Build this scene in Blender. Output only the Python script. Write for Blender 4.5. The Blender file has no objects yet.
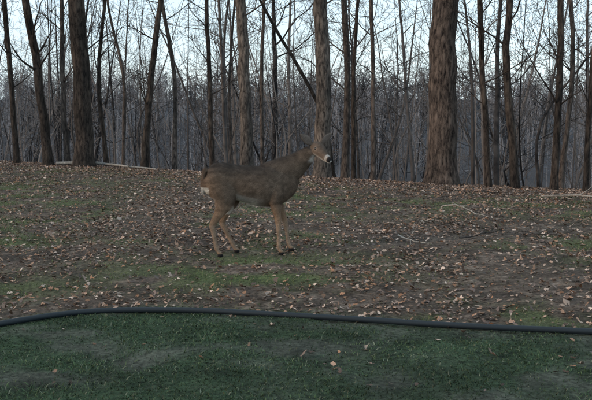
import bpy, math, random
import numpy as np
from mathutils import Vector, Matrix, Quaternion

random.seed(7)
scene = bpy.context.scene
scene.view_settings.view_transform = 'Standard'
scene.view_settings.look = 'None'
scene.view_settings.exposure = 0
COL = scene.collection

# ------------------------------------------------------------ helpers
def hash2(ix, iy, seed):
    n = (ix.astype(np.int64) * 374761393 + iy.astype(np.int64) * 668265263 + seed * 144269504) & 0xffffffff
    n = ((n ^ (n >> 13)) * 1274126177) & 0xffffffff
    n = n ^ (n >> 16)
    return (n & 0xffffff) / float(0xffffff)

def vnoise(x, y, seed=0):
    xi = np.floor(x); yi = np.floor(y)
    fx = x - xi; fy = y - yi
    fx = fx * fx * (3 - 2 * fx); fy = fy * fy * (3 - 2 * fy)
    a = hash2(xi, yi, seed); b = hash2(xi + 1, yi, seed)
    c = hash2(xi, yi + 1, seed); d = hash2(xi + 1, yi + 1, seed)
    return (a * (1 - fx) + b * fx) * (1 - fy) + (c * (1 - fx) + d * fx) * fy

def fbm(x, y, seed=0, octv=4):
    s = 0; a = .5; t = 0
    for i in range(octv):
        s = s + a * vnoise(x * 2 ** i, y * 2 ** i, seed + i * 17); t += a; a *= .55
    return s / t

def ss(x, a, b):
    t = np.clip((x - a) / (b - a), 0, 1)
    return t * t * (3 - 2 * t)

def crest(x):
    return np.clip(17.0 - .5 * x, 10.5, 24.5)

_hx = np.array([-9, -5, -3.5, -2.6, -2.13, -1.92, -1.66, -1.29, -.74, .03, .76, 1.46, 2.1, 3.5, 6, 9])
_hy = np.array([1.0, 3.2, 4.7, 5.5, 5.80, 5.98, 6.11, 6.18, 6.16, 6.02, 5.87, 5.73, 5.62, 5.38, 4.9, 4.2])
_gx = np.linspace(-9, 9, 721); _gy = np.interp(_gx, _hx, _hy)
_gy = np.convolve(np.pad(_gy, 9, mode='edge'), np.ones(19) / 19, 'valid')
def hose_y(x): return np.interp(x, _gx, _gy)

def height(x, y):
    x = np.asarray(x, float); y = np.asarray(y, float)
    t = y - crest(x) + 2.6
    z = -8.0 * ss(t, 0, 44) + 4.0 * ss(t, 62, 165)
    near = 1 - ss(t, 20, 60)
    z = z + .05 * (fbm(x * .5, y * .5, 3, 3) - .5) * near
    z = z + .035 * (fbm(x * 4, y * 4, 5, 3) - .5) * near
    z = z + (fbm(x * .05, y * .05, 9, 3) - .5) * 2.2 * ss(t, 20, 80)
    z = z + (fbm(x * .02 + 5, y * .02, 19, 3) - .5) * 7 * ss(t, 110, 220)
    return z

def grassiness(x, y):
    n = fbm(x * .55 + 3.1, y * .8 + 1.7, 21, 4)
    g = ss(n, .48, .70) * .8
    n2 = fbm(x * 2.2, y * 2.6, 31, 4)
    strip = np.exp(-((y - 7.7) / .85) ** 2) * np.exp(-((x + .5) / 1.3) ** 2)
    left = np.exp(-((y - 13.5) / 2.8) ** 2) * np.exp(-((x + 5.2) / 2.0) ** 2)
    right = np.exp(-((y - 11.8) / 1.0) ** 2) * np.exp(-((x - 3.6) / 2.4) ** 2)
    ll = np.exp(-((y - 7.0) / .5) ** 2) * np.exp(-((x + 2.6) / .8) ** 2)
    g = g * ss(n2, .40, .66)
    g = np.maximum(g, np.clip(strip * 1.2 + left * 1.0 + right * .7 + ll * .7, 0, 1) * ss(n2, .32, .64))
    hy = hose_y(x)
    fore = 1 - ss(y, hy - .05, hy + .35)
    g = np.maximum(g, fore * ss(fbm(x * 2.0, y * 3.2, 77, 5), .34, .58))
    g = g * (1 - ss(y - crest(x), -1.5, 1.5) * .85)
    return np.clip(g, 0, 1), fore

def new_mesh_np(name, V, F, colors=None, smooth=False, mat=None, link=True, parent=None):
    me = bpy.data.meshes.new(name)
    k = F.shape[1]
    me.vertices.add(len(V)); me.vertices.foreach_set('co', np.ascontiguousarray(V, dtype=np.float32).ravel())
    me.loops.add(F.size); me.loops.foreach_set('vertex_index', np.ascontiguousarray(F, dtype=np.int32).ravel())
    me.polygons.add(len(F))
    me.polygons.foreach_set('loop_start', np.arange(0, F.size, k, dtype=np.int32))
    me.polygons.foreach_set('loop_total', np.full(len(F), k, dtype=np.int32))
    if smooth:
        me.polygons.foreach_set('use_smooth', np.ones(len(F), dtype=bool))
    me.update(calc_edges=True)
    if colors is not None:
        at = me.color_attributes.new('Col', 'FLOAT_COLOR', 'POINT')
        c = np.ones((len(V), 4), dtype=np.float32); c[:, :3] = colors
        at.data.foreach_set('color', c.ravel())
    if mat: me.materials.append(mat)
    if not link: return me
    ob = bpy.data.objects.new(name, me); COL.objects.link(ob)
    if parent: ob.parent = parent
    return ob

class MB:
    def __init__(s): s.v = []; s.f = []; s.n = 0
    def tube(s, path, rad, sides, rough=0, rng=None):
        path = np.asarray(path, float); n = len(path)
        T = np.gradient(path, axis=0); T /= np.linalg.norm(T, axis=1)[:, None] + 1e-9
        ref = np.array([1., 0, 0]) if abs(T[0][0]) < .8 else np.array([0, 1., 0])
        A = np.cross(T, ref); A /= np.linalg.norm(A, axis=1)[:, None] + 1e-9
        B = np.cross(T, A)
        th = np.arange(sides) * 2 * math.pi / sides
        r = np.asarray(rad)[:, None] * np.ones((1, sides))
        if rough and rng is not None: r = r * (1 + rng.normal(0, rough, (n, sides)))
        V = path[:, None, :] + r[:, :, None] * (np.cos(th)[None, :, None] * A[:, None, :] + np.sin(th)[None, :, None] * B[:, None, :])
        V = V.reshape(-1, 3)
        i = np.arange(n - 1)[:, None] * sides; j = np.arange(sides)[None, :]; j2 = (j + 1) % sides
        F = np.stack([i + j, i + j2, i + sides + j2, i + sides + j], -1).reshape(-1, 4) + s.n
        s.v.append(V); s.f.append(F); s.n += len(V)
    def arrays(s): return np.concatenate(s.v), np.concatenate(s.f)

def interp_path(pts, n):
    pts = np.asarray(pts, float)
    d = np.r_[0, np.cumsum(np.linalg.norm(np.diff(pts, axis=0), axis=1))]
    t = np.linspace(0, d[-1], n)
    m = np.gradient(pts, d, axis=0)
    idx = np.clip(np.searchsorted(d, t, side='right') - 1, 0, len(d) - 2)
    h = d[idx + 1] - d[idx]; u = (t - d[idx]) / h
    h00 = 2*u**3 - 3*u**2 + 1; h10 = u**3 - 2*u**2 + u; h01 = -2*u**3 + 3*u**2; h11 = u**3 - u**2
    return h00[:, None]*pts[idx] + (h10*h)[:, None]*m[idx] + h01[:, None]*pts[idx+1] + (h11*h)[:, None]*m[idx+1]

def branch(mb, rng, p, d, length, r, level, maxl, nchild=5, gnarl=.16, minr=.0035, up=.05):
    n = max(4, int(5 + length * 1.2)); n = min(n, 9)
    path = [np.array(p, float)]; dd = np.array(d, float); dd /= np.linalg.norm(dd)
    for i in range(n - 1):
        dd = dd + rng.normal(0, gnarl, 3) + np.array([0, 0, up]); dd /= np.linalg.norm(dd)
        path.append(path[-1] + dd * length / (n - 1))
    path = np.array(path)
    t = np.linspace(0, 1, n)
    rad = np.maximum(r * (1 - .8 * t), minr)
    mb.tube(path, rad, 5 if r > .03 else 3)
    if level >= maxl: return
    for c in range(nchild):
        tt = rng.uniform(.2, .97); k = int(tt * (n - 1)); f = tt * (n - 1) - k
        q = path[k] * (1 - f) + path[min(k + 1, n - 1)] * f
        ax = path[min(k + 1, n - 1)] - path[k]; ax /= np.linalg.norm(ax) + 1e-9
        side = np.cross(ax, rng.normal(0, 1, 3)); side /= np.linalg.norm(side) + 1e-9
        nd = ax * rng.uniform(.5, 1.0) + side * rng.uniform(.5, 1.0) + np.array([0, 0, .15])
        branch(mb, rng, q, nd, length * rng.uniform(.35, .62) * (1.1 - .4 * tt), max(minr, r * (1 - .8 * tt) * .6), level + 1, maxl, max(2, nchild - 1), gnarl, minr, up)

def make_tree_mesh(name, rng, pts, r0, H, mat, sides=12, nlimb=12, low=.35, maxl=3, flare=.55, nch=4, limb=.3, extra=None, minr=.004, link=True, crook=.03):
    mb = MB()
    pts = [np.array(p, float) for p in pts]
    d = (pts[-1] - pts[-2]); d /= np.linalg.norm(d)
    while pts[-1][2] < H:
        d = d + rng.normal(0, .05, 3); d[2] = abs(d[2]) + .15; d /= np.linalg.norm(d)
        pts.append(pts[-1] + d * 2.0)
    n = int(H * 2.5) + 4
    path = interp_path(pts, n)
    path[2:-1, :2] += rng.normal(0, crook * r0 * 2, (n - 3, 2))
    z = path[:, 2] - path[0, 2]
    rad = r0 * (1 - .86 * np.clip(z / H, 0, 1) ** 1.1) * (1 + flare * np.exp(-z / .28))
    mb.tube(path, rad, sides, .03, rng)
    for i in range(nlimb):
        t = rng.uniform(low, .97); k = int(t * (n - 1))
        a = rng.uniform(0, 2 * math.pi)
        nd = np.array([math.cos(a), math.sin(a), rng.uniform(.25, 1.0)])
        L = H * limb * (1.15 - .7 * t) * rng.uniform(.6, 1.2)
        branch(mb, rng, path[k], nd, L, rad[k] * rng.uniform(.3, .5), 1, maxl, nch, minr=minr)
    if extra:
        for (zz, dx, dy, dz, L, r) in extra:
            k = int(np.argmin(abs(path[:, 2] - zz)))
            branch(mb, rng, path[k], (dx, dy, dz), L, r, 1, 3, 5, minr=.004)
    V, F = mb.arrays()
    return new_mesh_np(name, V, F, smooth=True, mat=mat, link=link)

# ------------------------------------------------------------ materials
def mat_new(name):
    m = bpy.data.materials.new(name); m.use_nodes = True
    nt = m.node_tree; b = nt.nodes['Principled BSDF']
    b.inputs['Roughness'].default_value = .9
    b.inputs['Specular IOR Level'].default_value = .15
    return m, nt, b

def bark(name, dark, light, scale=1.0, bump=.6):
    m, nt, b = mat_new(name); N = nt.nodes; L = nt.links
    tc = N.new('ShaderNodeTexCoord'); mp = N.new('ShaderNodeMapping')
    mp.inputs['Scale'].default_value = (9 * scale, 9 * scale, 2.4 * scale)
    L.new(tc.outputs['Object'], mp.inputs['Vector'])
    vo = N.new('ShaderNodeTexVoronoi'); vo.feature = 'DISTANCE_TO_EDGE'; vo.inputs['Scale'].default_value = 2.6
    no = N.new('ShaderNodeTexNoise'); no.inputs['Scale'].default_value = 2.8; no.inputs['Detail'].default_value = 9; no.inputs['Roughness'].default_value = .8
    L.new(mp.outputs[0], no.inputs['Vector'])
    mx = N.new('ShaderNodeMixRGB'); mx.inputs[0].default_value = .5
    L.new(mp.outputs[0], mx.inputs[1]); L.new(no.outputs['Color'], mx.inputs[2]); L.new(mx.outputs[0], vo.inputs['Vector'])
    no2 = N.new('ShaderNodeTexNoise'); no2.inputs['Scale'].default_value = 1.6; no2.inputs['Detail'].default_value = 5
    L.new(tc.outputs['Object'], no2.inputs['Vector'])
    mul = N.new('ShaderNodeMath'); mul.operation = 'MULTIPLY_ADD'; mul.inputs[1].default_value = 1.0
    L.new(vo.outputs['Distance'], mul.inputs[0])
    s = N.new('ShaderNodeMath'); s.operation = 'MULTIPLY_ADD'; s.inputs[1].default_value = 2.4; s.inputs[2].default_value = -.78
    L.new(no.outputs['Fac'], s.inputs[0]); L.new(s.outputs[0], mul.inputs[2])
    rp = N.new('ShaderNodeValToRGB'); rp.color_ramp.elements[0].position = .25; rp.color_ramp.elements[1].position = .9
    rp.color_ramp.elements[0].color = (*dark, 1); rp.color_ramp.elements[1].color = (*light, 1)
    L.new(mul.outputs[0], rp.inputs[0])
    m2 = N.new('ShaderNodeMixRGB'); m2.blend_type = 'MULTIPLY'; m2.inputs[0].default_value = .8
    rp2 = N.new('ShaderNodeValToRGB'); rp2.color_ramp.elements[0].position = .35; rp2.color_ramp.elements[1].position = .65
    rp2.color_ramp.elements[0].color = (.45, .47, .48, 1); rp2.color_ramp.elements[1].color = (1.25, 1.2, 1.15, 1)
    L.new(no2.outputs['Fac'], rp2.inputs[0]); L.new(rp.outputs[0], m2.inputs[1]); L.new(rp2.outputs[0], m2.inputs[2])
    L.new(m2.outputs[0], b.inputs['Base Color'])
    bp = N.new('ShaderNodeBump'); bp.inputs['Strength'].default_value = bump; bp.inputs['Distance'].default_value = .03
    L.new(mul.outputs[0], bp.inputs['Height']); L.new(bp.outputs[0], b.inputs['Normal'])
    return m

M_bark_dark = bark('bark_dark', (.010, .008, .008), (.090, .072, .060))
M_bark_brown = bark('bark_brown', (.012, .009, .009), (.20, .155, .13), .9, .9)
M_bark_grey = bark('bark_grey', (.020, .017, .016), (.21, .175, .15))
M_bark_thin = bark('bark_thin', (.020, .017, .017), (.14, .115, .10), 1.3, .3)

def flat_noise(name, a, b_, sc=3, orand=.6):
    m, nt, b = mat_new(name); N = nt.nodes; L = nt.links
    g = N.new('ShaderNodeNewGeometry'); oi = N.new('ShaderNodeObjectInfo')
    no = N.new('ShaderNodeTexNoise'); no.inputs['Scale'].default_value = sc; no.inputs['Detail'].default_value = 4
    L.new(g.outputs['Position'], no.inputs['Vector'])
    ad = N.new('ShaderNodeMath'); ad.operation = 'MULTIPLY_ADD'; ad.inputs[1].default_value = orand
    L.new(oi.outputs['Random'], ad.inputs[0])
    s = N.new('ShaderNodeMath'); s.operation = 'SUBTRACT'; s.inputs[1].default_value = orand / 2
    L.new(no.outputs['Fac'], s.inputs[0]); L.new(s.outputs[0], ad.inputs[2])
    rp = N.new('ShaderNodeValToRGB'); rp.color_ramp.elements[0].position = .1; rp.color_ramp.elements[1].position = .9
    rp.color_ramp.elements[0].color = (*a, 1); rp.color_ramp.elements[1].color = (*b_, 1)
    L.new(ad.outputs[0], rp.inputs[0]); L.new(rp.outputs[0], b.inputs['Base Color'])
    return m
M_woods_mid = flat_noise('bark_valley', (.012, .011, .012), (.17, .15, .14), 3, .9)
M_woods_haze = flat_noise('bark_hillside_haze', (.010, .011, .014), (.27, .265, .28), 1, 1.1)  # far bark tinted blue-grey: distance haze put into the colour

def vcol_mat(name, nscale=0, namt=.5, rough=.9, bump=0):
    m, nt, b = mat_new(name); N = nt.nodes; L = nt.links
    b.inputs['Roughness'].default_value = rough
    at = N.new('ShaderNodeAttribute'); at.attribute_name = 'Col'
    out = at.outputs['Color']
    if nscale:
        tc = N.new('ShaderNodeTexCoord')
        no = N.new('ShaderNodeTexNoise'); no.inputs['Scale'].default_value = nscale; no.inputs['Detail'].default_value = 6; no.inputs['Roughness'].default_value = .75
        L.new(tc.outputs['Object'], no.inputs['Vector'])
        rp = N.new('ShaderNodeValToRGB'); rp.color_ramp.elements[0].position = .32; rp.color_ramp.elements[1].position = .68
        a = 1 - namt; c = 1 + namt
        rp.color_ramp.elements[0].color = (a, a, a, 1); rp.color_ramp.elements[1].color = (c, c, c, 1)
        L.new(no.outputs['Fac'], rp.inputs[0])
        mx = N.new('ShaderNodeMixRGB'); mx.blend_type = 'MULTIPLY'; mx.inputs[0].default_value = 1
        L.new(out, mx.inputs[1]); L.new(rp.outputs[0], mx.inputs[2]); out = mx.outputs[0]
        if bump:
            bp = N.new('ShaderNodeBump'); bp.inputs['Strength'].default_value = bump; bp.inputs['Distance'].default_value = .02
            L.new(no.outputs['Fac'], bp.inputs['Height']); L.new(bp.outputs[0], b.inputs['Normal'])
    L.new(out, b.inputs['Base Color'])
    return m

# ------------------------------------------------------------ ground
def axis(lo, hi, fa, fb, step, grow=1.14):
    mid = list(np.arange(fa, fb, step))
    a = []; p = fa; s = step
    while p > lo: s *= grow; p -= s; a.append(p)
    c = []; p = fb; s = step
    while p < hi: c.append(p); s *= grow; s = min(s, 14); p += s
    return np.array(a[::-1] + mid + c)
xs = axis(-420, 420, -8.5, 8.5, .06); ys = axis(-60, 620, 4.0, 18.5, .055, 1.07)
X, Y = np.meshgrid(xs, ys)
Z = height(X, Y)
g, fore = grassiness(X, Y)
n1 = fbm(X * 5, Y * 5, 41, 4)[..., None]; n2 = fbm(X * 1.1, Y * 1.4, 51, 4)[..., None]; n3 = fbm(X * 14, Y * 14, 61, 2)[..., None]
dirt = np.array([.085, .064, .050]) * (.15 + 1.5 * n1) + np.array([.13, .10, .08]) * ss(n3, .5, .9) * ss(n2, .3, .7)
grs = np.array([.070, .088, .036]) * (.4 + 1.2 * n1)
fgr_shaded = np.array([.030, .050, .027]) * (.4 + 1.2 * n1)  # foreground grass: deeper green, with shade put into the colour
fdirt_shaded = np.array([.056, .062, .048]) * (.2 + 1.5 * n1)  # foreground soil, also darkened in colour to stand for shade
G = g[..., None]; FO = fore[..., None]
C = dirt * (1 - G) + (grs * (1 - FO) + fgr_shaded * FO) * G
C = C * (1 - FO) + (fdirt_shaded * (1 - G) + fgr_shaded * G) * FO
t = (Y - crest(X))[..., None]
valley = np.array([.045, .037, .034]) * (.4 + 1.2 * n2); hill_haze = np.array([.050, .052, .060]) * (.4 + 1.2 * n2)  # far hill litter has bluish distance haze mixed into its colour
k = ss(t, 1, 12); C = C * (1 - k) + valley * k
k = ss(t, 45, 120); C = C * (1 - k) + hill_haze * k
ny, nx = X.shape
idx = np.arange(nx * ny).reshape(ny, nx)
F = np.stack([idx[:-1, :-1], idx[:-1, 1:], idx[1:, 1:], idx[1:, :-1]], -1).reshape(-1, 4)
V = np.stack([X, Y, Z], -1).reshape(-1, 3)
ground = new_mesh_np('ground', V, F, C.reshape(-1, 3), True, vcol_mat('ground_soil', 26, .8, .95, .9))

# ------------------------------------------------------------ fallen leaves
def leaves(name, n, region, size, mat, weight=None, seed=1, cols=None, lift=.012, curl=.35):
    rng = np.random.default_rng(seed)
    x0, x1, y0, y1 = region
    x = rng.uniform(x0, x1, n); y = rng.uniform(y0, y1, n)
    if weight is not None:
        w = weight(x, y); keep = rng.uniform(0, 1, n) < w; x = x[keep]; y = y[keep]
    n = len(x); z = height(x, y) + rng.uniform(.002, lift, n)
    L = rng.uniform(size[0], size[1], n); W = L * rng.uniform(.22, .42, n)
    a = rng.uniform(0, 2 * math.pi, n); ca, sa = np.cos(a), np.sin(a)
    tilt = rng.normal(0, .35, n); roll = rng.normal(0, .5, n); cu = rng.uniform(-.3, curl, n) * L
    lx = np.array([-.5, -.2, .02, .25, .5, .25, .02, -.2, -.1, .2])
    ly = np.array([0, .8, .45, 1.0, 0, -1.0, -.45, -.8, 0, 0])
    lz = np.array([0, .6, .3, .8, .9, .8, .3, .6, 0, .1])
    px = lx[None] * L[:, None] * rng.uniform(.85, 1.15, (n, 10)); py = ly[None] * W[:, None] * rng.uniform(.6, 1.3, (n, 10)); pz = lz[None] * cu[:, None] * rng.uniform(.4, 1.5, (n, 10))
    pz = pz + px * np.tan(tilt)[:, None] * .6 + py * np.tan(np.clip(roll, -1, 1))[:, None] * .6
    pz -= np.minimum(pz.min(axis=1), 0)[:, None] * .85
    wx = x[:, None] + px * ca[:, None] - py * sa[:, None]; wy = y[:, None] + px * sa[:, None] + py * ca[:, None]
    V = np.stack([wx, wy, z[:, None] + pz], -1).reshape(-1, 3)
    quads = np.array([[0, 8, 2, 1], [8, 9, 3, 2], [0, 7, 6, 8], [8, 6, 5, 9], [9, 5, 4, 3]])
    F = (np.arange(n)[:, None, None] * 10 + quads[None]).reshape(-1, 4)
    cols = np.array(cols); ci = rng.integers(0, len(cols), n)
    c = cols[ci] * rng.uniform(.45, 1.4, n)[:, None]
    return new_mesh_np(name, V, F, np.repeat(c, 10, 0), False, mat)
LC = [(.23, .14, .095), (.14, .09, .062), (.31, .205, .15), (.075, .052, .040), (.42, .32, .26), (.17, .12, .10), (.25, .135, .08), (.10, .077, .068)]
M_leaf = vcol_mat('dry_leaf', 0, 0, .8)
def wleaf(x, y):
    g, f = grassiness(x, y)
    c = fbm(x * 1.0, y * 1.2, 91, 4)
    w = .42 + .58 * ss(c, .40, .60)
    w = w * (1 - .75 * g) * (1 - .95 * f)
    return w + .8 * ss(y - crest(x), -3.0, -1)*(1 - f)
leaves('fallen_leaves', 215000, (-11, 11, 4.2, 25), (.026, .054), M_leaf, wleaf, 11, LC)
def wsparse(x, y): return np.where(y < hose_y(x), .3, 1)
leaves('oak_leaf_scatter', 320, (-6, 6, 4.2, 11), (.05, .09), M_leaf, wsparse, 12, [(.24, .18, .145), (.34, .27, .22), (.16, .115, .09)], .02, .6)

# ------------------------------------------------------------ grass
def grass(name, n, region, weight, hgt, seed, colf):
    rng = np.random.default_rng(seed)
    x0, x1, y0, y1 = region
    x = rng.uniform(x0, x1, n); y = rng.uniform(y0, y1, n)
    keep = rng.uniform(0, 1, n) < weight(x, y); x = x[keep]; y = y[keep]; n = len(x)
    z = height(x, y) - .004
    cl = .5 + 1.0 * fbm(x * 3, y * 3, 5, 2)
    h = rng.uniform(hgt[0], hgt[1], n) * cl; w = rng.uniform(.0018, .0038, n); a = rng.uniform(0, 6.283, n)
    le = rng.uniform(.3, 1.8, n) * h; b = rng.uniform(0, 6.283, n)
    ox = np.cos(a) * w; oy = np.sin(a) * w; dx = np.cos(b) * le; dy = np.sin(b) * le
    P = np.zeros((n, 5, 3))
    P[:, 0] = np.stack([x - ox, y - oy, z], -1); P[:, 1] = np.stack([x + ox, y + oy, z], -1)
    P[:, 2] = np.stack([x + ox * .8 + dx * .35, y + oy * .8 + dy * .35, z + h * .6], -1)
    P[:, 3] = np.stack([x - ox * .8 + dx * .35, y - oy * .8 + dy * .35, z + h * .6], -1)
    P[:, 4] = np.stack([x + dx, y + dy, z + h * .85], -1)
    V = P.reshape(-1, 3)
    base = np.arange(n)[:, None, None] * 5
    tri = np.array([[0, 1, 2], [0, 2, 3], [3, 2, 4]])
    F = (base + tri[None]).reshape(-1, 3)
    c = colf(x, y, rng, n)
    return new_mesh_np(name, V, F, np.repeat(c, 5, 0), False, M_grass)
M_grass = vcol_mat('grass_blade', 0, 0, .7)
def c_fore_shaded(x, y, rng, n):
    p = np.array([(.042, .074, .036), (.032, .056, .030), (.068, .098, .045), (.13, .145, .10)])  # lawn blades: deeper green, foreground shade painted into these tones
    ci = rng.choice(4, n, p=[.38, .27, .22, .13]); return p[ci] * (rng.uniform(.5, 1.3, n) * (.1 + 1.7 * fbm(x * 2.4, y * 3.6, 123, 5)))[:, None]
def c_back(x, y, rng, n):
    p = np.array([(.105, .135, .048), (.075, .10, .038), (.15, .165, .07), (.19, .165, .11)])
    ci = rng.choice(4, n, p=[.38, .24, .2, .18]); return p[ci] * rng.uniform(.6, 1.25, n)[:, None]
grass('lawn_grass', 120000, (-5.0, 5.0, 3.9, 6.6), lambda x, y: grassiness(x, y)[1] * (.10 + .90 * grassiness(x, y)[0]), (.008, .026), 5, c_fore_shaded)
grass('field_grass', 290000, (-10, 10, 5.4, 19), lambda x, y: (1 - grassiness(x, y)[1]) * (.05 + .95 * grassiness(x, y)[0]), (.012, .036), 6, c_back)

# ------------------------------------------------------------ hose
mb = MB()
hx = np.linspace(-8, 9, 180); hyv = hose_y(hx)
hz = height(hx, hyv)
hz = np.convolve(np.pad(hz, 8, mode='edge'), np.ones(17) / 17, 'valid') + .026
mb.tube(np.stack([hx, hyv, hz], -1), np.full(180, .022), 16)
Vh, Fh = mb.arrays()
m, nt, b = mat_new('black_rubber'); b.inputs['Base Color'].default_value = (.012, .018, .023, 1); b.inputs['Roughness'].default_value = .6; b.inputs['Specular IOR Level'].default_value = .3
new_mesh_np('black_hose', Vh, Fh, None, True, m)

# ------------------------------------------------------------ sticks & log
def stick(name, pts, r, mat, kids=3, seed=0):
    rng = np.random.default_rng(seed); mb = MB()
    P = interp_path([(p[0], p[1], float(height(p[0], p[1])) + p[2]) for p in pts], 12)
    P += rng.normal(0, .006, P.shape)
    mb.tube(P, r * (1 - .6 * np.linspace(0, 1, 12)), 7, .08, rng)
    for i in range(kids):
        k = rng.integers(3, 10); d = P[k + 1] - P[k]; d /= np.linalg.norm(d)
        s = np.array([-d[1], d[0], .25]) * rng.choice([-1, 1]); s[2] = abs(s[2])
        branch(mb, rng, P[k], d + s * .8, rng.uniform(.15, .35), r * .45, 2, 3, 2, minr=.003)
    V, F = mb.arrays(); return new_mesh_np(name, V, F, None, True, mat)
M_stick = bark('weathered_wood', (.15, .14, .13), (.42, .39, .35), 2.5, .2)
stick('fallen_branch', [(1.20, 9.40, .03), (1.22, 9.15, .06), (1.32, 9.0, .05), (1.50, 8.92, .03)], .012, M_stick, 2, 1)
stick('fallen_branch', [(2.15, 11.9, .04), (2.3, 11.5, .12), (2.45, 11.1, .06), (2.6, 10.9, .03)], .013, M_stick, 3, 2)
stick('fallen_branch', [(4.0, 13.2, .05), (4.5, 12.7, .12), (5.2, 12.3, .06), (6.0, 12.0, .02)], .016, M_stick, 4, 3)
stick('fallen_branch', [(1.9, 9.3, .02), (2.5, 9.6, .05), (3.1, 9.55, .02)], .009, M_bark_thin, 3, 4)
stick('fallen_log', [(-5.9, 20.0, .07), (-4.9, 20.0, .09), (-3.9, 19.4, .06), (-3.3, 19.1, .03)], .04, M_stick, 2, 5)

# ------------------------------------------------------------ near trees
near = [
 (-7.15, 20.8, -7.2, -7.3, .075, M_bark_dark, 13),
 (-6.15, 20.2, -6.3, -6.5, .115, M_bark_dark, 15),
 (-5.75, 20.4, -5.8, -5.8, .07, M_bark_thin, 12),
 (-5.20, 19.9, -5.2, -5.25, .225, M_bark_dark, 19),
 (-4.85, 20.8, -5.0, -4.8, .06, M_bark_dark, 11),
 (-4.80, 22.5, -4.7, -5.1, .05, M_bark_thin, 11),
 (-3.75, 20.0, -3.55, -3.25, .085, M_bark_dark, 13),
 (-3.15, 21.0, -3.1, -3.35, .065, M_bark_thin, 12),
 (-2.10, 20.4, -2.15, -2.2, .065, M_bark_dark, 13),
 (-1.70, 21.5, -1.75, -1.6, .045, M_bark_thin, 11),
 (-1.12, 18.6, -1.17, -1.25, .145, M_bark_grey, 17),
 (-0.80, 19.5, -.82, -.75, .05, M_bark_thin, 12),
 (0.58, 17.9, .60, .55, .175, M_bark_grey, 18),
 (1.15, 19.0, 1.2, 1.1, .09, M_bark_thin, 14),
 (1.33, 18.6, 1.3, 1.4, .05, M_bark_dark, 12),
 (1.72, 18.0, 1.7, 1.6, .055, M_bark_thin, 13),
 (2.95, 16.4, 2.93, 2.93, .29, M_bark_brown, 20),
 (3.80, 15.9, 3.62, 3.50, .06, M_bark_dark, 12),
 (4.25, 15.6, 4.0, 4.05, .08, M_bark_dark, 13),
 (4.92, 15.4, 4.93, 4.92, .07, M_bark_dark, 14),
 (5.35, 16.4, 5.5, 5.4, .055, M_bark_thin, 13),
 (5.45, 15.2, 5.45, 5.5, .05, M_bark_dark, 12),
 (6.9, 15.2, 6.9, 7.0, .13, M_bark_grey, 15),
 (-8.6, 21.5, -8.6, -8.7, .16, M_bark_dark, 16),
]
for i, (xf, yy, xm, xt, r, mt, H) in enumerate(near):
    rng = np.random.default_rng(100 + i)
    zf = float(height(xf, yy)) - .12
    pts = [(xf, yy, zf), (xf * .6 + xm * .4, yy, zf + .9), (xm, yy + rng.normal(0, .05), 1.9), (xt, yy + rng.normal(0, .1), 4.0)]
    ext = []
    if r < .12:
        for q in range(5):
            a = rng.uniform(0, 6.28); ext.append((rng.uniform(1.2, 3.8), math.cos(a), math.sin(a), rng.uniform(.3, 1.1), rng.uniform(.7, 2.1), r * .28))
    else:
        ext.append((rng.uniform(2.2, 3.6), rng.choice([-1, 1]), rng.normal(0, .3), .7, 1.6, .025))
    make_tree_mesh('bare_tree', rng, pts, r, H, mt, 16 if r > .15 else 9, 8, .35, 3, .45, 3, .26, ext, .005, crook=.05)
rng = np.random.default_rng(55)
make_tree_mesh('leaning_tree', rng, [(.92, 19.4, float(height(.92, 19.4)) - .1), (.62, 19.3, 1.2), (.05, 19.1, 2.3), (-.55, 19.0, 3.3), (-1.05, 19.0, 4.3), (-1.5, 19, 5.6)], .055, 8, M_bark_dark, 8, 8, .3, 3, .3, 3, .25, None, .005)

# ------------------------------------------------------------ woods behind the crest (instanced)
tmpl = []; saps = []; far = []; deep = []
for i in range(6):
    rng = np.random.default_rng(300 + i)
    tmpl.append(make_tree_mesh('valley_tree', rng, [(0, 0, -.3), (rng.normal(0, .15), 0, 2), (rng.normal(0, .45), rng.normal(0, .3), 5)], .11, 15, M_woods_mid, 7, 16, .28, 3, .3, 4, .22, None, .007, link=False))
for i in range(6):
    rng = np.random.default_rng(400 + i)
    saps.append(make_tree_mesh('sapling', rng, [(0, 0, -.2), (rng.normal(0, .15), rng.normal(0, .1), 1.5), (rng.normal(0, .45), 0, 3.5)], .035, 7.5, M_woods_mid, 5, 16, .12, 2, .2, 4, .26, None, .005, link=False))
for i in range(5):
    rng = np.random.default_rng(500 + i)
    far.append(make_tree_mesh('hillside_tree', rng, [(0, 0, -.4), (rng.normal(0, .2), 0, 3), (rng.normal(0, .4), 0, 7)], .13, 12, M_woods_haze, 5, 14, .22, 2, .2, 5, .20, None, .016, link=False))
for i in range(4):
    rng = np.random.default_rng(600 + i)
    deep.append(make_tree_mesh('ridge_tree', rng, [(0, 0, -.4), (rng.normal(0, .2), 0, 3), (rng.normal(0, .4), 0, 7)], .15, 12, M_woods_haze, 4, 20, .22, 2, .2, 5, .24, None, .035, link=False))

def scatter(parent_name, meshes, n, tr, seed, smin, smax, half, xpad, pw=.8):
    e = bpy.data.objects.new(parent_name, None); COL.objects.link(e)
    rng = np.random.default_rng(seed)
    for i in range(n):
        t = tr[0] + (tr[1] - tr[0]) * rng.uniform(0, 1) ** pw
        yy = 17 + t
        x = rng.uniform(-1, 1) * (yy * half + xpad)
        y = float(crest(np.array(x))) + t
        o = bpy.data.objects.new('tree', meshes[int(rng.integers(len(meshes)))])
        o.location = (x, y, float(height(x, y)))
        s = rng.uniform(smin, smax); o.scale = (s * rng.uniform(.7, 1.3),) * 2 + (s,)
        o.rotation_euler = (rng.normal(0, .06), rng.normal(0, .06), rng.uniform(0, 6.28))
        o.parent = e; COL.objects.link(o)
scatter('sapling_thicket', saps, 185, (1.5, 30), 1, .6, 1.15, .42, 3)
scatter('valley_woods', tmpl, 120, (8, 60), 2, .5, 1.1, .42, 4)
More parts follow.
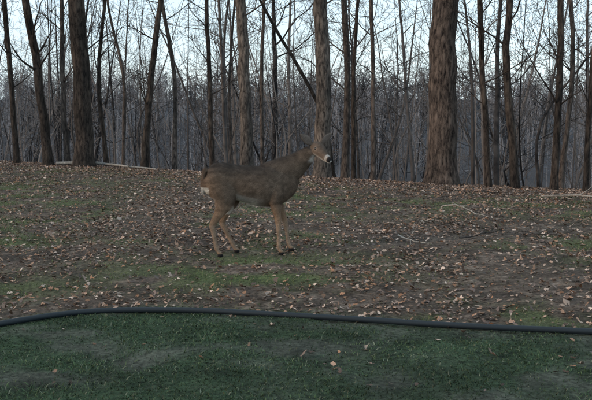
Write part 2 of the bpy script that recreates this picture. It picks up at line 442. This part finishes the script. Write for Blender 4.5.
scatter('hillside_woods', far, 850, (34, 140), 3, .45, .9, .46, 6, .8)
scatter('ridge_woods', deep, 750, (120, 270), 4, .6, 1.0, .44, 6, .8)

# ------------------------------------------------------------ deer
def ring_loft(sections, sides=20):
    P = np.array([s[0] for s in sections], float); n = len(P)
    T = np.gradient(P, axis=0); T /= np.linalg.norm(T, axis=1)[:, None]
    V = []
    for i, s in enumerate(sections):
        L = np.array(s[3] if len(s) > 3 else (0, 1, 0), float); L -= T[i] * L.dot(T[i]); L /= np.linalg.norm(L)
        U = np.cross(T[i], L)
        for j in range(sides):
            a = 2 * math.pi * j / sides
            V.append(P[i] + L * math.cos(a) * s[1] + U * math.sin(a) * s[2])
    F = []
    for i in range(n - 1):
        for j in range(sides):
            j2 = (j + 1) % sides
            F.append((i * sides + j, i * sides + j2, (i + 1) * sides + j2, (i + 1) * sides + j))
    F.append(tuple(range(sides))[::-1]); F.append(tuple((n - 1) * sides + j for j in range(sides)))
    return V, F
def resample(secs, k=4):
    arr = np.array([[*s[0], s[1], s[2]] for s in secs], float)
    n = len(arr); tt = np.linspace(0, n - 1, (n - 1) * k + 1)
    m = np.gradient(arr, axis=0); idx = np.clip(tt.astype(int), 0, n - 2); u = (tt - idx)[:, None]
    o = (2*u**3-3*u**2+1)*arr[idx] + (u**3-2*u**2+u)*m[idx] + (-2*u**3+3*u**2)*arr[idx+1] + (u**3-u**2)*m[idx+1]
    lat = secs[0][3] if len(secs[0]) > 3 else (0, 1, 0)
    return [((r[0], r[1], r[2]), max(r[3], .003), max(r[4], .003), lat) for r in o]
DV = []; DF = []
def addl(secs, k=4, sides=20):
    v, f = ring_loft(resample(secs, k), sides)
    b0 = len(DV); DV.extend([tuple(p) for p in v]); DF.extend([tuple(i + b0 for i in q) for q in f])
# trunk (slight dip behind the withers, tuck at the flank)
addl([((-.490, 0, .82), .03, .04), ((-.472, 0, .81), .085, .11), ((-.41, 0, .80), .14, .165), ((-.32, 0, .795), .155, .185), ((-.18, 0, .778), .150, .178),
      ((-.02, 0, .748), .170, .195), ((.13, 0, .730), .172, .215), ((.24, 0, .745), .148, .225), ((.34, 0, .770), .115, .195), ((.43, 0, .80), .085, .140), ((.49, 0, .82), .035, .06)])
# neck
addl([((.16, 0, .80), .11, .165), ((.31, 0, .855), .095, .165), ((.43, 0, .915), .078, .142), ((.52, 0, .98), .065, .112), ((.59, -.01, 1.045), .058, .090), ((.64, -.02, 1.10), .050, .065)])
HS = 1.15
yaw = math.radians(-66); pit = math.radians(16)
Hm = Matrix.Translation((.695, -.03, 1.115)) @ Matrix.Rotation(yaw, 4, 'Z') @ Matrix.Rotation(pit, 4, 'Y') @ Matrix.Scale(HS, 4)
def H(p): q = Hm @ Vector(p); return (q.x, q.y, q.z)
lat = tuple((Hm.to_3x3() @ Vector((0, 1, 0))))
hs = [((-.065, 0, -.005), .030, .035), ((-.035, 0, .0), .052, .058), ((.01, 0, .004), .060, .066), ((.055, 0, -.002), .056, .060), ((.10, 0, -.014), .044, .050), ((.15, 0, -.026), .033, .039), ((.19, 0, -.033), .029, .032), ((.222, 0, -.037), .024, .025), ((.236, 0, -.038), .010, .012)]
addl([(H(s[0]), s[1] * HS, s[2] * HS, lat) for s in hs], 4, 18)
for sgn in (-1, 1):
    p0 = Vector((-.025, sgn * .045, .035)); d = Vector((-.15, sgn * .80, .60)).normalized()
    es = []
    latv = tuple(Hm.to_3x3() @ (d.cross(Vector((1, 0, 0))).normalized()))
    for t_, w_ in ((0, .018), (.03, .032), (.07, .045), (.11, .040), (.145, .022), (.165, .006)):
        es.append((H(p0 + d * t_), w_, .010 if t_ > .02 else .016, latv))
    addl(es, 3, 14)
# tail
addl([((-.45, 0, .92), .03, .03), ((-.480, 0, .89), .040, .024), ((-.500, 0, .82), .048, .020), ((-.505, 0, .75), .042, .018), ((-.500, 0, .69), .024, .012), ((-.497, 0, .66), .006, .006)])
def leg(pts): addl([((p[0], p[1], p[2]), p[3], p[4]) for p in pts], 4, 14)
leg([(.23, -.085, .80, .05, .09), (.25, -.10, .66, .060, .090), (.245, -.10, .55, .042, .060), (.262, -.10, .44, .029, .040), (.274, -.10, .335, .025, .030), (.276, -.10, .30, .022, .026), (.276, -.10, .20, .016, .019), (.276, -.10, .105, .018, .022), (.288, -.10, .06, .017, .019), (.302, -.10, .03, .022, .027), (.306, -.10, .0, .024, .032)])
leg([(.24, .085, .80, .05, .09), (.27, .10, .66, .058, .088), (.290, .10, .55, .042, .058), (.335, .105, .44, .029, .038), (.372, .11, .335, .025, .029), (.380, .11, .30, .022, .025), (.394, .11, .20, .016, .018), (.407, .11, .105, .018, .021), (.422, .11, .06, .017, .019), (.439, .11, .03, .022, .027), (.444, .11, .0, .024, .032)])
leg([(-.34, -.075, .84, .07, .13), (-.31, -.095, .72, .075, .145), (-.285, -.10, .60, .060, .110), (-.335, -.10, .48, .038, .060), (-.395, -.10, .385, .026, .038), (-.420, -.10, .335, .022, .034), (-.412, -.10, .28, .018, .026), (-.395, -.10, .18, .016, .021), (-.380, -.10, .10, .018, .023), (-.362, -.10, .06, .017, .019), (-.345, -.10, .03, .022, .027), (-.340, -.10, .0, .024, .032)])
leg([(-.32, .075, .84, .07, .13), (-.25, .095, .72, .070, .130), (-.20, .10, .60, .058, .098), (-.24, .10, .48, .036, .055), (-.285, .10, .385, .025, .036), (-.302, .10, .335, .022, .033), (-.282, .10, .28, .018, .025), (-.235, .10, .18, .016, .020), (-.195, .10, .10, .018, .022), (-.175, .10, .06, .017, .019), (-.155, .10, .03, .022, .027), (-.150, .10, .0, .024, .032)])
me = bpy.data.meshes.new('deer_raw'); me.from_pydata(DV, [], DF); me.update()
raw = bpy.data.objects.new('deer_raw', me); COL.objects.link(raw)
rm = raw.modifiers.new('r', 'REMESH'); rm.mode = 'VOXEL'; rm.voxel_size = .0065; rm.use_smooth_shade = True
sm = raw.modifiers.new('s', 'SMOOTH'); sm.factor = .5; sm.iterations = 6
dg = bpy.context.evaluated_depsgraph_get()
dme = bpy.data.meshes.new_from_object(raw.evaluated_get(dg)); dme.name = 'deer'
bpy.data.objects.remove(raw)
n = len(dme.vertices); co = np.zeros(n * 3, np.float32); dme.vertices.foreach_get('co', co); co = co.reshape(-1, 3)
no = np.zeros(n * 3, np.float32); dme.vertices.foreach_get('normal', no); no = no.reshape(-1, 3)
x, y, z = co.T.astype(float)
def mixc(C, col, w): w = np.clip(w, 0, 1)[:, None]; return C * (1 - w) + np.array(col) * w
C = np.tile(np.array([.145, .104, .076]), (n, 1))
C = mixc(C, (.068, .052, .042), ss(no[:, 2], .0, .9) * ss(z, .7, .9))
C = mixc(C, (.24, .155, .10), 1 - ss(z, .40, .62))
C = mixc(C, (.18, .118, .078), ss(-x, .25, .45) * (1 - ss(z, .75, .9)) * .6)
belly = (1 - ss(no[:, 2], -.93, -.30)) * ss(z, .5, .53) * (1 - ss(z, .64, .70)) * (1 - ss(x, .0, .18)) * ss(x, -.46, -.36)
C = mixc(C, (.62, .57, .51), belly * .9)
inner = (np.abs(y) < .085) & (z > .42) & (z < .62) & (x < -.18)
C = mixc(C, (.58, .53, .47), inner * .8)
tail = (x < -.475) & (z < .93)
C = mixc(C, (.12, .080, .056), tail * 1.0)
C = mixc(C, (.68, .65, .60), ((x < -.445) & (z < .735) & (z > .63)) * .9)
C = mixc(C, (.32, .24, .18), ((z < .34) & (z > .05)) * .4)
C = mixc(C, (.012, .011, .012), 1 - ss(z, .028, .042))
Hi = np.array(Hm.inverted()); hc = np.c_[co, np.ones(n)] @ Hi.T; hx_, hy_, hz_ = hc[:, 0], hc[:, 1], hc[:, 2]
hn = no @ np.array(Hm.to_3x3()) / HS
ish = (hx_ > -.055) & (hx_ < .25) & (np.abs(hy_) < .075) & (np.abs(hz_) < .085)
C = mixc(C, (.145, .105, .080), ish * .8)
C = mixc(C, (.080, .060, .047), ish * ss(hn[:, 2], .3, .9) * ss(hx_, .0, .06) * .6)
C = mixc(C, (.64, .61, .57), ish * ss(hx_, -.02, .04) * (1 - ss(hn[:, 2], -.85, -.2)) * .95)
C = mixc(C, (.38, .35, .32), ish * ss(hx_, .165, .18) * (1 - ss(hx_, .195, .205)) * .7)
C = mixc(C, (.012, .011, .012), ish * ss(hx_, .203, .212) * ss(hz_, -.055, -.045))
eyed = np.minimum(np.sqrt((hx_ - .045) ** 2 + (hy_ - .052) ** 2 + (hz_ - .02) ** 2), np.sqrt((hx_ - .045) ** 2 + (hy_ + .052) ** 2 + (hz_ - .02) ** 2))
C = mixc(C, (.22, .18, .15), (1 - ss(eyed, .018, .028)) * .4)
C = mixc(C, (.60, .57, .53), ss(x, .575, .61) * ss(-no[:, 2], .0, .3) * ss(no[:, 0], .1, .4) * (1 - ss(z, 1.07, 1.10)) * ss(z, .97, 1.0) * .9)
eard = (np.abs(hy_) > .062) & (hz_ > .03) & (x > .4) & (z > 1.05)
C = mixc(C, (.075, .057, .046), eard * 1.0)
C = mixc(C, (.17, .135, .115), eard * ss(hn[:, 0], .2, .6))
at = dme.color_attributes.new('Col', 'FLOAT_COLOR', 'POINT')
c4 = np.ones((n, 4), np.float32); c4[:, :3] = C; at.data.foreach_set('color', c4.ravel())
dme.materials.clear(); M_coat = vcol_mat('deer_coat', 45, .35, .9, .4); dme.materials.append(M_coat)
for p in dme.polygons: p.material_index = 0; p.use_smooth = True
deer = bpy.data.objects.new('deer', dme); COL.objects.link(deer)
DX, DY = -.47, 8.5
deer.location = (DX, DY, float(height(DX, DY)) + .004); deer.rotation_euler = (0, 0, math.radians(9))
rng = np.random.default_rng(77)
sel = np.where((z > .06) & ~((hx_ > .17) & ish) & (eyed > .024))[0]
sel = np.concatenate([sel, sel])
P = co[sel] + rng.normal(0, .002, (len(sel), 3)); Nn = no[sel]
flow = np.tile(np.array([-.8, 0, -.45]), (len(sel), 1)); flow[z[sel] < .55] = (-.1, 0, -1)
flow = flow + rng.normal(0, .25, flow.shape)
flow -= Nn * (flow * Nn).sum(1)[:, None]; flow /= np.linalg.norm(flow, axis=1)[:, None] + 1e-6
Lf = np.where(z[sel] > .5, .024, .009) * rng.uniform(.6, 1.3, len(sel)); Lf = np.where(ish[sel] | eard[sel], .008, Lf)
side = np.cross(Nn, flow) * .0013
tip = P + flow * Lf[:, None] + Nn * (Lf * rng.uniform(.12, .4, len(sel)))[:, None]
V = np.stack([P - side, P + side, tip], 1).reshape(-1, 3)
F = np.arange(len(V)).reshape(-1, 3)
cl = fbm(P[:, 0] * 22 + P[:, 1] * 9, P[:, 2] * 30 + P[:, 1] * 7, 8, 3)
fc = C[sel] * (rng.uniform(.6, 1.4, len(sel)) * (.4 + 1.2 * cl))[:, None]
fur = new_mesh_np('fur', V, F, np.repeat(fc, 3, 0), False, vcol_mat('deer_fur', 0, 0, .8), parent=deer)
me_, nt, b = mat_new('eye_black'); b.inputs['Base Color'].default_value = (.006, .004, .004, 1); b.inputs['Roughness'].default_value = .12; b.inputs['Specular IOR Level'].default_value = .5
for sgn in (-1, 1):
    bpy.ops.mesh.primitive_uv_sphere_add(segments=16, ring_count=10, radius=.0155)
    e = bpy.context.object; e.name = 'eye'; e.data.materials.append(me_); e.parent = deer; e.location = H((.045, sgn * .047, .02))
    for p in e.data.polygons: p.use_smooth = True

# ------------------------------------------------------------ light: Nishita sky with an added pale veil to brighten the ambient
w = bpy.data.worlds.new('World'); scene.world = w; w.use_nodes = True
nt = w.node_tree; bg = nt.nodes['Background']
sky = nt.nodes.new('ShaderNodeTexSky'); sky.sky_type = 'NISHITA'; sky.sun_disc = False
EL, AZ = math.radians(18), math.radians(245)
sky.sun_elevation = EL; sky.sun_rotation = AZ
sky.air_density = 1.0; sky.dust_density = .4; sky.ozone_density = 1.5
tcw = nt.nodes.new('ShaderNodeTexCoord'); mpw = nt.nodes.new('ShaderNodeMapping'); mpw.inputs['Scale'].default_value = (1, 1, 4)
nzw = nt.nodes.new('ShaderNodeTexNoise'); nzw.inputs['Scale'].default_value = 2.2; nzw.inputs['Detail'].default_value = 5
nt.links.new(tcw.outputs['Generated'], mpw.inputs[0]); nt.links.new(mpw.outputs[0], nzw.inputs['Vector'])
mr = nt.nodes.new('ShaderNodeMapRange'); mr.inputs[1].default_value = .3; mr.inputs[2].default_value = .7; mr.inputs[3].default_value = .6; mr.inputs[4].default_value = .9
nt.links.new(nzw.outputs['Fac'], mr.inputs[0])
mxw = nt.nodes.new('ShaderNodeMixRGB'); mxw.inputs[2].default_value = (6.7, 8.3, 9.4, 1)
nt.links.new(mr.outputs[0], mxw.inputs[0]); nt.links.new(sky.outputs[0], mxw.inputs[1])
nt.links.new(mxw.outputs[0], bg.inputs[0]); bg.inputs[1].default_value = .15
sd = bpy.data.lights.new('sun', 'SUN'); sd.energy = 1.9; sd.angle = math.radians(12); sd.color = (1, .70, .46)
so = bpy.data.objects.new('sun', sd); COL.objects.link(so)
dirv = Vector((math.sin(AZ) * math.cos(EL), math.cos(AZ) * math.cos(EL), math.sin(EL)))
so.rotation_euler = dirv.to_track_quat('Z', 'Y').to_euler()

# ------------------------------------------------------------ camera
cd = bpy.data.cameras.new('camera'); cd.lens = 49.46; cd.sensor_width = 36; cd.clip_end = 2000; cd.clip_start = .1
cam = bpy.data.objects.new('camera', cd); COL.objects.link(cam)
cam.location = (0, 0, 1.7); cam.rotation_euler = (math.radians(90 - 7.5), 0, 0)
scene.camera = cam
